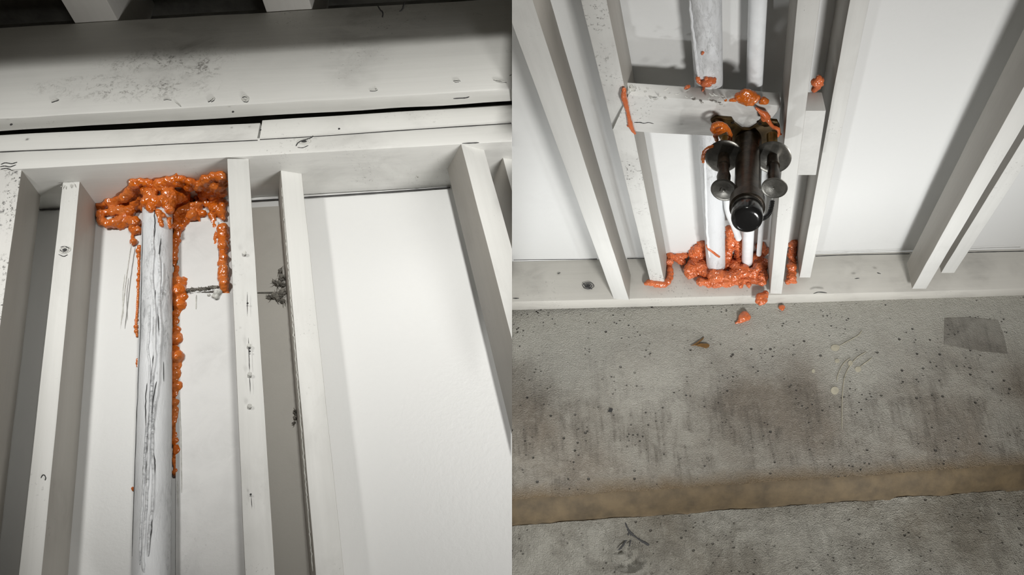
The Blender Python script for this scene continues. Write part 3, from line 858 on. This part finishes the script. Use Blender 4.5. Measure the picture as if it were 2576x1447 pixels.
for pts, r in (([(129, 256), (138, 253), (148, 250)], 2.4), ([(411, 251), (420, 249), (431, 251)], 1.8), ([(440, 255), (447, 260), (455, 267)], 1.8), ([(523, 255), (530, 251), (537, 245), (538, 250), (531, 255)], 2.2),
               ([(609, 244), (616, 241), (624, 246), (622, 254), (613, 253), (609, 247)], 2.6), ([(614, 248), (621, 251)], 2.4), ([(930, 228), (941, 228), (949, 225), (943, 222)], 1.5), ([(1140, 203), (1150, 201), (1158, 203)], 1.6),
               ([(1143, 206), (1154, 205)], 1.5), ([(1240, 200), (1255, 202), (1275, 207)], 2.2), ([(1244, 203), (1260, 207), (1272, 206)], 1.5), ([(1281, 190), (1287, 187)], 1.6)):
    o = strand('paint_chip', pts, r, M['chip'], beam, [BEAM_L], (), .5, 4, .4, 7)
    strand('chip_gouge', [(x + .5, y + r * .9) for x, y in pts], r * .55, M['crack'], beam, [BEAM_L], (), .2, 4, .4, 6)
for pts in ([(1018, 4), (1014, 18), (1010, 26), (1004, 29)], [(950, 14), (956, 24), (963, 32), (962, 44)]):
    strand('split', pts, 1.6, M['crack'], beam, [BEAM_L], (), .2, 5, 1.2)
strand('split', [(1140, 248), (1155, 247), (1172, 246), (1181, 243)], 1.5, M['crack'], beam, [(A0B, UNDER_B)], (), .2, 4, .6)
for x, y in ((1049, 443), (1052, 446)):
    dot('paint_chip', lo, x, y, 3.5, PL_UNDER, M['chip'], .0015, .4)

# ================================================================== RIGHT BAY details
b = RB
WALL_R = (b.O, b.N); FRONT_R = (b.O + b.N * .14, b.N); BACKROW_R = (b.O + b.N * .089, b.N)
FLOOR = (Vector((0, 0, 0)), Vector((0, 0, 1)))
PR = [WALL_R, SOLE_TOP]
# blocking between two studs, and the side block
WBK = .102
BLKF = (b.O + b.N * WBK, b.N)
A0, A1 = b.at(1579, 240, WBK), b.at(1969, 266, WBK)
dn = (A1 - A0).normalized().cross(b.N).normalized()
dn = dn if dn.z < 0 else -dn
q = solve3(dn, (A1 - A0).normalized(), -ray(1598, 332), CAM - A0)[0]
blk = rail(b, A0, A1, q, .034, -.002, -.003, M['stud_dirty'], 'blocking_board', vdir=Vector((0, 0, -1)), r=.004, wob=.002)
tag(blk, 'dirty white blocking board nailed between the studs above the valve', 'board')
BLK_TOP = (A0, (A1 - A0).normalized().cross((b.N - (A1 - A0).normalized() * b.N.dot((A1 - A0).normalized())).normalized()))
o = slab(b, [(2012, 279), (2078, 279), (2053, 441), (1990, 441)], .1392, .046, M['stud'], 'wood_block', None, .0015)
tag(o, 'small white wood block fixed to the right side of a stud', 'block')
SIDE_TOP = (b.at(2034, 279, .139), b.V)

# pipes running down to the sole plate
def wall_pipe(name, x0, x1, wpx, w, mat, label, y0=-230, y1=668):
    P, Q = b.at(x0 + (x0 - x1) * (-60 - y0) / (y1 + 60), y0, w), b.at(x1, y1, w)
    r = (b.at(x0 + wpx / 2, 0, w) - b.at(x0 - wpx / 2, 0, w)).length / 2
    bm = tube([P.lerp(Q, i / 40) for i in range(41)], [r * (1 + .01 * noise.noise((i * .6, x0, 1))) for i in range(41)], 36)
    o = put(name, bm, mat, None, Q, (P - Q).normalized())
    if label: tag(o, label, 'pipe')
    return o, (P, (Q - P).normalized(), r)
pw, PIPE_R = wall_pipe('drain_pipe', 1772, 1801, 80, .044, M['pipe_r'], 'thick white pipe dropping behind the blocking board, right bay')
pn, PIPE_R2 = wall_pipe('supply_pipe', 1909, 1879, 46, .036, M['white_pvc'], 'slimmer white pipe right of the thick one, behind the valve')
strand('seam_ridge', [(1736, 0), (1744, 80), (1752, 150), (1757, 195)], 4, M['pipe_r'], pw, [], [(PIPE_R[0], PIPE_R[1], PIPE_R[2] * .99)], .3, 6, 2)
strand('seam_ridge', [(1773, 400), (1775, 470), (1777, 540), (1780, 600), (1785, 648)], 3, M['white_pvc'], pw, [], [(PIPE_R[0], PIPE_R[1], PIPE_R[2] * .99)], .3, 6, 1.5)
def free_tube(name, pts, rpx, mat, label=None, cat=None, parent=None, seg=14, ridges=0):
    P = catmull([b.at(x, y, w) for x, y, w in pts], 8)
    r = rpx * (P[0] - CAM).dot(FWD) / FPX
    R = [r] * len(P) if not ridges else [r * (1 + .16 * (i % 2)) for i in range(len(P))]
    o = put(name, tube(P, R, seg), mat, parent)
    if label: tag(o, label, cat)
    return o
free_tube('supply_tube', [(1828, 455, .06), (1829, 505, .07), (1834, 538, .075), (1846, 566, .07), (1858, 600, .06)], 9, M['white_pvc'], 'thin white tube bending behind the black valve cap', 'tube')
free_tube('supply_tube', [(1926, 380, .05), (1922, 480, .05), (1916, 560, .05), (1909, 640, .05)], 8, M['white_pvc'], 'thin straight white tube right of the black valve cap', 'tube')
free_tube('rubber_hose', [(1908, 552, .17), (1922, 549, .165), (1933, 540, .155), (1939, 526, .14), (1943, 505, .12)], 5.5, M['black'], 'short ribbed black hose curling beside the valve cap', 'hose', None, 12, 1)

# the valve: bracket, body, collar, cap, two rods with discs
vb = empty('shower_valve', b.at(1880, 350, .14))
tag(vb, 'dark metal plumbing valve with black cap below the blocking board', 'valve')
# bracket ears
br = slab(b, [(1788, 306), (1800, 297), (1842, 300), (1850, 312), (1868, 326), (1888, 327), (1905, 316), (1918, 302), (1956, 306), (1962, 318), (1958, 346), (1930, 378), (1830, 378), (1812, 352), (1800, 330)], .110, .007, M['bracket'], 'bracket', vb, .001)
br['label'] = 'brown black metal bracket plate'
BRK = (b.O + b.N * .110, b.N)
for x, y in ((1797, 309), (1843, 308), (1912, 311), (1953, 313)): dot('screw', vb, x, y, 5, BRK, M['iron'], .002)
def turned(name, A_, B_, prof, mat, parent, seg=36):
    """lathe between two world points; prof = (t, radius)"""
    n = (B_ - A_); ln = n.length; n = n / ln
    mw = frame(A_, RIGHT, n); bm = bmesh.new(); rings = []
    for t, r in prof:
        rings.append([bm.verts.new((r * math.cos(k / seg * math.tau), r * math.sin(k / seg * math.tau), t * ln)) for k in range(seg)])
    for a_, c_ in zip(rings, rings[1:]):
        for k in range(seg): bm.faces.new((a_[k], a_[(k + 1) % seg], c_[(k + 1) % seg], c_[k]))
    bm.faces.new(rings[0][::-1]); bm.faces.new(rings[-1])
    bmesh.ops.recalc_face_normals(bm, faces=bm.faces[:])
    return link(name, bm, mat, parent, mw)
def rpx(x, y, w, px): return px * (b.at(x, y, w) - CAM).dot(FWD) / FPX
TA, TB = b.at(1882, 352, .115), b.at(1879, 556, .40)
r0_ = rpx(1881, 440, .24, 31)
body = turned('valve_body', TA, TB, [(0, r0_ * 1.12), (.06, r0_ * 1.12), (.08, r0_ * .98), (.45, r0_ * 1.0), (.78, r0_ * 1.0)], M['iron'], vb)
for k, t in enumerate((.16, .3, .44, .58)):
    pass
col_ = turned('collar', TA.lerp(TB, .76), TA.lerp(TB, .87), [(0, r0_ * 1.02), (.1, r0_ * 1.30), (.9, r0_ * 1.30), (1, r0_ * 1.1)], M['iron'], vb)
turned('clamp_band', TA.lerp(TB, .84), TA.lerp(TB, .885), [(0, r0_ * 1.10), (.1, r0_ * 1.14), (.9, r0_ * 1.14), (1, r0_ * 1.08)], M['disc'], vb)
turned('cap', TA.lerp(TB, .88), TB, [(0, r0_ * 1.05), (.1, r0_ * 1.14), (.72, r0_ * 1.14), (.88, r0_ * 1.09), (.97, r0_ * .95), (1, r0_ * .7)], M['black'], vb)
tocam = -FWD
def rod(base, d1, d2, rd1, rd2, tilt1, tilt2, gold):
    P, Q1, Q2 = b.at(*base), b.at(*d1), b.at(*d2)
    s1 = rpx(*d1, 1)
    turned('stem', P, Q1, [(0, 13 * s1), (1, 13 * s1)], M['brass'], vb, 20)
    nk = turned('neck', Q1, Q2, [(0, 14 * s1), (.18, 15 * s1), (.3, 16 * s1), (.32, 13 * s1), (.5, 14 * s1), (.62, 17 * s1), (.8, 15 * s1), (1, 10 * s1)], M['iron'], vb, 24)
    for Q, rr, (tx, tc), d in ((Q1, rd1, tilt1, d1), (Q2, rd2, tilt2, d2)):
        ax_ = ((Q2 - P).normalized() + tocam * tc + RIGHT * tx).normalized()
        s_ = rpx(*d, 1); R_ = rr * s_; th = R_ * .10
        bm_prof = [(0, R_ * .25), (.05, R_ * .92), (.35, R_), (.6, R_), (.8, R_ * .95), (.84, R_ * .80), (.9, R_ * .35), (1, R_ * .3)]
        ds = turned('disc', Q - ax_ * th * .5, Q + ax_ * th * .5, bm_prof, M['disc'], vb, 44)
        sc = turned('screw', Q + ax_ * th * .4, Q + ax_ * th * .75, [(0, R_ * .13), (.6, R_ * .13), (1, R_ * .07)], M['disc'], ds, 12)
rod((1826, 350, .13), (1820, 393, .185), (1821, 478, .29), 45, 33, (.06, .22), (-.22, .06), True)
rod((1942, 338, .13), (1944, 396, .185), (1948, 473, .29), 45, 32, (-.26, .24), (-.16, .06), True)

# salmon sealant
def rs(l, cyls=(), planes=PR, k=.55):
    out_ = []
    for (x, y, r) in l:
        p, d = surf(x, y, planes, cyls); p0_, _ = surf(x, y, PR)
        rw = r * (p - CAM).length / FPX
        out_.append((x, y, r, (p0_ - p).length + rw * _lr.uniform(.15, 1.15)))
    return out_
cav = r3([(1590,1130,45),(1585,1190,40),(1680,1130,42),(1730,1120,40),(1640,1150,36),(1720,1190,36),(1830,1090,55),(1880,1040,55),(1910,1000,36),(1900,1100,65),(1850,1150,60),(1800,1250,62),(1790,1310,55),(1860,1280,65),(1850,1200,60),(1940,1180,55),(1900,1230,60),
 (1940,1290,60),(2010,1230,60),(2080,1180,62),(2150,1130,62),(2180,1060,55),(2190,980,55),(2190,900,42),(2180,840,32),(2265,960,42),(2280,1000,50),(2290,1080,55),(2280,1130,50),
 (2050,1320,85),(2150,1350,75),(2240,1320,70),(2320,1280,70),(2240,1230,60),(2320,1180,55),(2400,1180,65),(2470,1140,55),(2530,1070,60),(2500,1020,45),(2480,1240,65),(2420,1300,60),(2530,1200,55),(2520,1330,55),
 (1900,1390,45),(1980,1400,45),(2060,1410,45),(2150,1410,40),(2250,1380,45),(2350,1370,45),(2450,1370,45),(2510,1390,42),(2380,1425,28),(2300,1425,30),(2100,1250,60),(2180,1200,55)])
rng = random.Random(9); extra = []
for (x, y, r) in cav:
    for k in range(1):
        a = rng.random() * math.tau
        extra.append((x + math.cos(a) * r * .8, y + math.sin(a) * r * .9, r * rng.uniform(.18, .34)))
foam('fire_sealant', b, rs(cav + extra), PR, M['foam_r'], 'large lumpy salmon orange sealant mass on the sole plate below the valve', .0019, .009, 55)
foam('fire_sealant', b, rs(r3([(1350,1405,22),(1375,1395,34),(1400,1400,36),(1425,1350,14),(1412,1370,16),(1450,1405,42),(1490,1410,42),(1530,1408,42),(1565,1385,40),(1585,1350,38),(1592,1310,36),(1590,1270,34),(1582,1240,32)])), PR, M['foam_r'],
     'curved salmon sealant worm around the foot of the scuffed stud', .002, .003, 80)
foam('fire_sealant', b, rs(r4([(258,985,36),(250,1010,42),(250,1060,45),(240,1120,46),(245,1180,46),(235,1240,50),(235,1300,50),(240,1350,46),(200,1385,34),(265,1385,28),(225,1330,44)])), PR, M['foam_r'],
     'tall salmon sealant lump squeezed between two studs right of the valve', .002, .006, 85)
def simple(l, planes, label, amp=.003, freq=100, vox=.0016, mat=None, k=.55, cyls=(), lift0=0):
    balls = []
    l2 = list(l)
    for p_, q_ in zip(l, l[1:]):
        if math.hypot(p_[0] - q_[0], p_[1] - q_[1]) < 1.6 * (p_[2] + q_[2]):
            l2 += [tuple(a * (1 - t) + c * t for a, c in zip(p_, q_)) for t in (.33, .67)]
    for (x, y, r) in l2:
        p, d = surf(x, y, planes, cyls); rw = r * (p - CAM).length / FPX
        balls.append((p - d * (rw * k + lift0), rw))
    bm = blob_mesh(balls, vox, amp, freq, sd())
    o = put('fire_sealant', bm, mat or M['foam_r'])
    return tag(o, label, 'sealant')
simple([(1912, 748, 11), (1922, 745, 10), (1906, 757, 7), (1920, 756, 10), (1912, 763, 6), (1926, 738, 7)], [FRONT_R, SOLE_TOP], 'salmon sealant crumb caught on the front edge of the sole plate')
simple([(1874, 793, 10), (1868, 800, 11), (1880, 798, 9), (1862, 807, 6), (1856, 811, 3.5), (1851, 813, 2.5)], [FLOOR], 'salmon sealant crumb with a pointed tail on the concrete floor')
simple([(1964, 773, 5), (1970, 773, 5), (1968, 777, 5)], [FLOOR], 'smallest salmon sealant crumb on the floor by the sole plate')
simple([(1858, 243, 10), (1875, 248, 14), (1890, 243, 14), (1870, 236, 10), (1885, 235, 9), (1875, 228, 5), (1898, 250, 9), (1905, 244, 7), (1862, 253, 7), (1880, 258, 8), (1893, 259, 6), (1850, 251, 5), (1838, 252, 4), (1825, 252, 3), (1918, 251, 8), (1927, 255, 7), (1914, 257, 5)], [BLK_TOP, BLKF], 'orange sealant smear on top of the blocking board', .0025, 110, .0014, M['foam_l'])
simple([(1756, 196, 6), (1759, 204, 6), (1766, 210, 6), (1776, 207, 9), (1786, 202, 9), (1794, 205, 7), (1772, 214, 6), (1784, 212, 7), (1776, 197, 5), (1770, 223, 4), (1768, 228, 3), (1797, 199, 5)], [BLK_TOP], 'salmon sealant ring at the foot of the thick pipe above the blocking', .0025, 110, .0014, None, .7, [PIPE_R])
strip = [(1570, 226, 6), (1569, 234, 7), (1569, 242, 8), (1571, 250, 8), (1574, 260, 7), (1577, 270, 6), (1579, 280, 5), (1581, 290, 5.5), (1583, 300, 6), (1585, 310, 6.5), (1588, 320, 6), (1592, 328, 5), (1597, 335, 3.5), (1581, 316, 4)]
simple(strip, [(b.O + b.N * .103, b.N)], 'thin salmon sealant bead down the left end of the blocking board', .0012, 120, .0013)
swirl = [(1902, 272, 3), (1908, 277, 4), (1915, 283, 6), (1924, 288, 9), (1930, 295, 8), (1922, 300, 7), (1917, 292, 5), (1932, 303, 6), (1938, 312, 5), (1945, 320, 5), (1952, 322, 5), (1958, 325, 5), (1960, 334, 4), (1956, 342, 4), (1949, 337, 3), (1964, 338, 3)]
simple(swirl, [(b.O + b.N * .116, b.N)], 'curly salmon sealant string hanging from the blocking by the right disc', .0012, 120, .0013)
loop = [(1796, 332, 6), (1792, 325, 6), (1796, 316, 7), (1806, 312, 7), (1816, 312, 6), (1826, 318, 6), (1833, 328, 6), (1837, 340, 6), (1836, 352, 6), (1832, 362, 5), (1806, 326, 6), (1814, 322, 6), (1822, 328, 6), (1808, 334, 6), (1800, 342, 6), (1803, 352, 5)]
simple(loop, [(b.O + b.N * .142, b.N)], 'orange sealant loop over the brass stem of the left disc', .0012, 110, .0013, M['foam_l'])
simple([(1770, 392, 6), (1769, 400, 6), (1771, 383, 5), (1776, 376, 4), (1783, 371, 4), (1792, 368, 4), (1769, 407, 4)], [(b.O + b.N * .175, b.N)], 'small orange sealant smear on the left rim of the left disc', .001, 110, .0013, M['foam_l'])
simple([(2050, 205, 9), (2058, 208, 11), (2064, 203, 9), (2055, 218, 9), (2048, 226, 7), (2060, 196, 7), (2066, 212, 6)], [(b.O + b.N * .09, b.N)], 'dark orange sealant knob behind the stud above the side block')
simple([(1768, 132, 4), (1766, 136, 3)], [WALL_R], 'tiny orange sealant fleck on the thick pipe above the blocking', .0006, 150, .001, None, .4, [PIPE_R])

simple([(1779, 618, 4), (1783, 626, 4), (1789, 631, 3.5), (1796, 636, 3.5), (1803, 642, 3.5), (1809, 646, 3)], [WALL_R], 'orange sealant streak across the foot of the thick white pipe', .001, 130, .0011, None, .35, [PIPE_R])
simple([(1728, 219, 5), (1733, 217, 4), (1724, 222, 3)], [BLK_TOP], 'small orange sealant fleck on the blocking left of the pipe', .001, 140, .0011, None, .3)
# litter and marks on the floor
clip = empty('plastic_clip', surf(1763, 868, [FLOOR])[0])
tag(clip, 'small brown plastic clip lying on the concrete floor', 'clip')
def blade(name, outline, h, mat, parent, tip=0.0):
    P = [surf(x, y, [FLOOR])[0] for x, y in outline]
    bm = bmesh.new(); top = []; bot = []
    for i, p in enumerate(P):
        bot.append(bm.verts.new(p + Vector((0, 0, .0008)))); top.append(bm.verts.new(p + Vector((0, 0, h + tip * i))))
    bm.faces.new(top); bm.faces.new(bot[::-1])
    k = len(P)
    for i in range(k): bm.faces.new((top[(i + 1) % k], top[i], bot[i], bot[(i + 1) % k]))
    bmesh.ops.recalc_face_normals(bm, faces=bm.faces[:])
    return put(name, bm, mat, parent)
blade('body', [(1749, 870), (1760, 866), (1778, 866), (1784, 869), (1783, 874), (1776, 877), (1762, 873)], .006, M['brown'], clip)
blade('prong', [(1738, 871), (1750, 864), (1760, 857), (1771, 849), (1768, 855), (1757, 864), (1752, 869)], .004, M['brown'], clip)
o = blade('rubber_chip', [(1534, 1027), (1542, 1030), (1538, 1038), (1529, 1036)], .003, M['black'], None)
tag(o, 'tiny black square chip lying on the concrete floor', 'chip')
def fmark(name, outline, mat, h=.0006):
    P = [surf(x, y, [FLOOR])[0] for x, y in outline]
    bm = bmesh.new(); vs_ = [bm.verts.new(p + Vector((0, 0, h))) for p in P]; lo_ = [bm.verts.new(p - Vector((0, 0, .002))) for p in P]
    bm.faces.new(vs_); k = len(P)
    for i in range(k): bm.faces.new((vs_[(i + 1) % k], vs_[i], lo_[i], lo_[(i + 1) % k]))
    bmesh.ops.recalc_face_normals(bm, faces=bm.faces[:])
    return put(name, bm, mat, fl)
fmark('damp_stain', [(2376, 800), (2440, 799), (2510, 806), (2524, 840), (2535, 890), (2470, 884), (2375, 867)], M['stain'], .0004)
def ell(x, y, a, c, n_=16): return [(x + a * math.cos(k / n_ * math.tau) * (1 + .1 * noise.noise((x, k, 1))), y + c * math.sin(k / n_ * math.tau)) for k in range(n_)]
for x, y, a, c in ((2101, 875, 11, 8), (2139, 914, 6, 7), (2158.5, 929, 8, 7), (2100, 983, 10, 10), (2046, 934, 4, 5), (2106, 908, 6, 5)): fmark('paint_spot', ell(x, y, a, c), M['spot'])
for pts in ([(2110, 871), (2140, 855), (2160, 843), (2168, 832)], [(2105, 960), (2109, 940), (2122, 915), (2140, 900)], [(2118, 1080), (2119, 1000), (2126, 945), (2150, 905), (2180, 885)], [(2163, 923), (2180, 911), (2194, 900)]):
    strand('scratch', pts, 1.0, M['spot'], fl, [FLOOR], (), .1, 5, .5, 6)
for pts in ([(1292, 654), (1400, 652.6), (1502, 652)], [(1578, 651), (1622, 650)], [(2052, 644.5), (2150, 641), (2288, 638.5)], [(2434, 635), (2500, 633.5), (2575, 632)]):
    strand('open_joint', pts, 1.1, M['crack'], wr, PR, (), .3, 6, 0, 6, False)
for pts, r in (([(1570, 1308), (1578, 1330), (1588, 1342), (1602, 1355), (1618, 1364), (1634, 1372)], 3.2), ([(1583, 1338), (1576, 1356), (1566, 1374), (1556, 1384)], 2.4), ([(1586, 1345), (1586, 1362), (1582, 1376)], 1.6)):
    strand('floor_crack', pts, r, M['crack'], fl2, [(Vector((0, 0, DROP + .002)), Vector((0, 0, 1)))], (), -.55, 5, 2.5, 7)
# knots and splits on the sole plate and studs
knot(sole, 1480, 719, 14, 9, SOLE_TOP, M['crack'], M['crack'])
for pts in ([(1466, 712), (1476, 722), (1490, 728)], [(1290, 751), (1306, 751)], [(2046, 739), (2060, 735), (2080, 737)], [(2150, 701), (2162, 700)], [(2206, 686), (2216, 689)], [(1402, 689), (1410, 686)]):
    strand('split', pts, 1.2, M['crack'], sole, [SOLE_TOP], (), .1, 4, 1, 6)
sa = find('leftmost white stud of the right')
strand('split', [(1453, 385), (1458, 398), (1463, 415), (1468, 430)], 1.2, M['crack'], sa, [FRONT_R], (), .1, 4, .8, 6)
sc_ = find('white stud right of the valve carrying')
for x, y in ((2024, 23), (2015, 248), (1999, 340), (1970, 511), (1981, 467)): dot('nail_hole', sc_, x, y, 2.4, FRONT_R, M['crack'], .0006)
strand('split', [(2026, 10), (2023, 22), (2025, 34), (2022, 40)], 1.0, M['crack'], sc_, [FRONT_R], (), .1, 4, .8, 6)
strand('split', [(1595, 308), (1610, 308), (1620, 310), (1632, 308), (1648, 312)], 1.2, M['crack'], blk, [BLKF], (), .1, 4, .8, 6)
rg = random.Random(21)
for k in range(26):
    x = rg.uniform(1620, 1830); y = 232 + (x - 1579) * .065 + rg.uniform(-18, 14)
    pl = [BLK_TOP, BLKF]
    a = rg.uniform(-.5, .5); l = rg.uniform(5, 14)
    strand('paint_flake', [(x, y), (x + l * .5, y + a * l * .6 + 2), (x + l, y + a * l)], rg.uniform(1.2, 2.4), M['chip'], blk, pl, (), .3, 3, 1, 6)
foam('crumpled_tape', b, [(1588, 218, 5), (1594, 224, 5), (1585, 226, 4), (1580, 232, 4), (1600, 220, 3), (1609, 223, 2)], [BLK_TOP], M['chip'], 'crumpled grey tape scrap on the left end of the blocking', .001, .003, 160, cat='tape')

# repeats of a kind share a group
GROUPS = {'stud': 'wall studs', 'plate': 'wall plates', 'board': 'wall boards', 'sealant': 'blobs of fire sealant', 'fibre': 'grey fibre tufts', 'pipe': 'white pipes', 'tube': 'thin white tubes'}
for o in COL.objects:
    c = o.get('category')
    if o.parent is None and c in GROUPS:
        side = 'left bay' if (o.matrix_world.translation - CAM).dot(RIGHT) < 0 else 'right bay'
        o['group'] = GROUPS[c] + ' of the ' + side
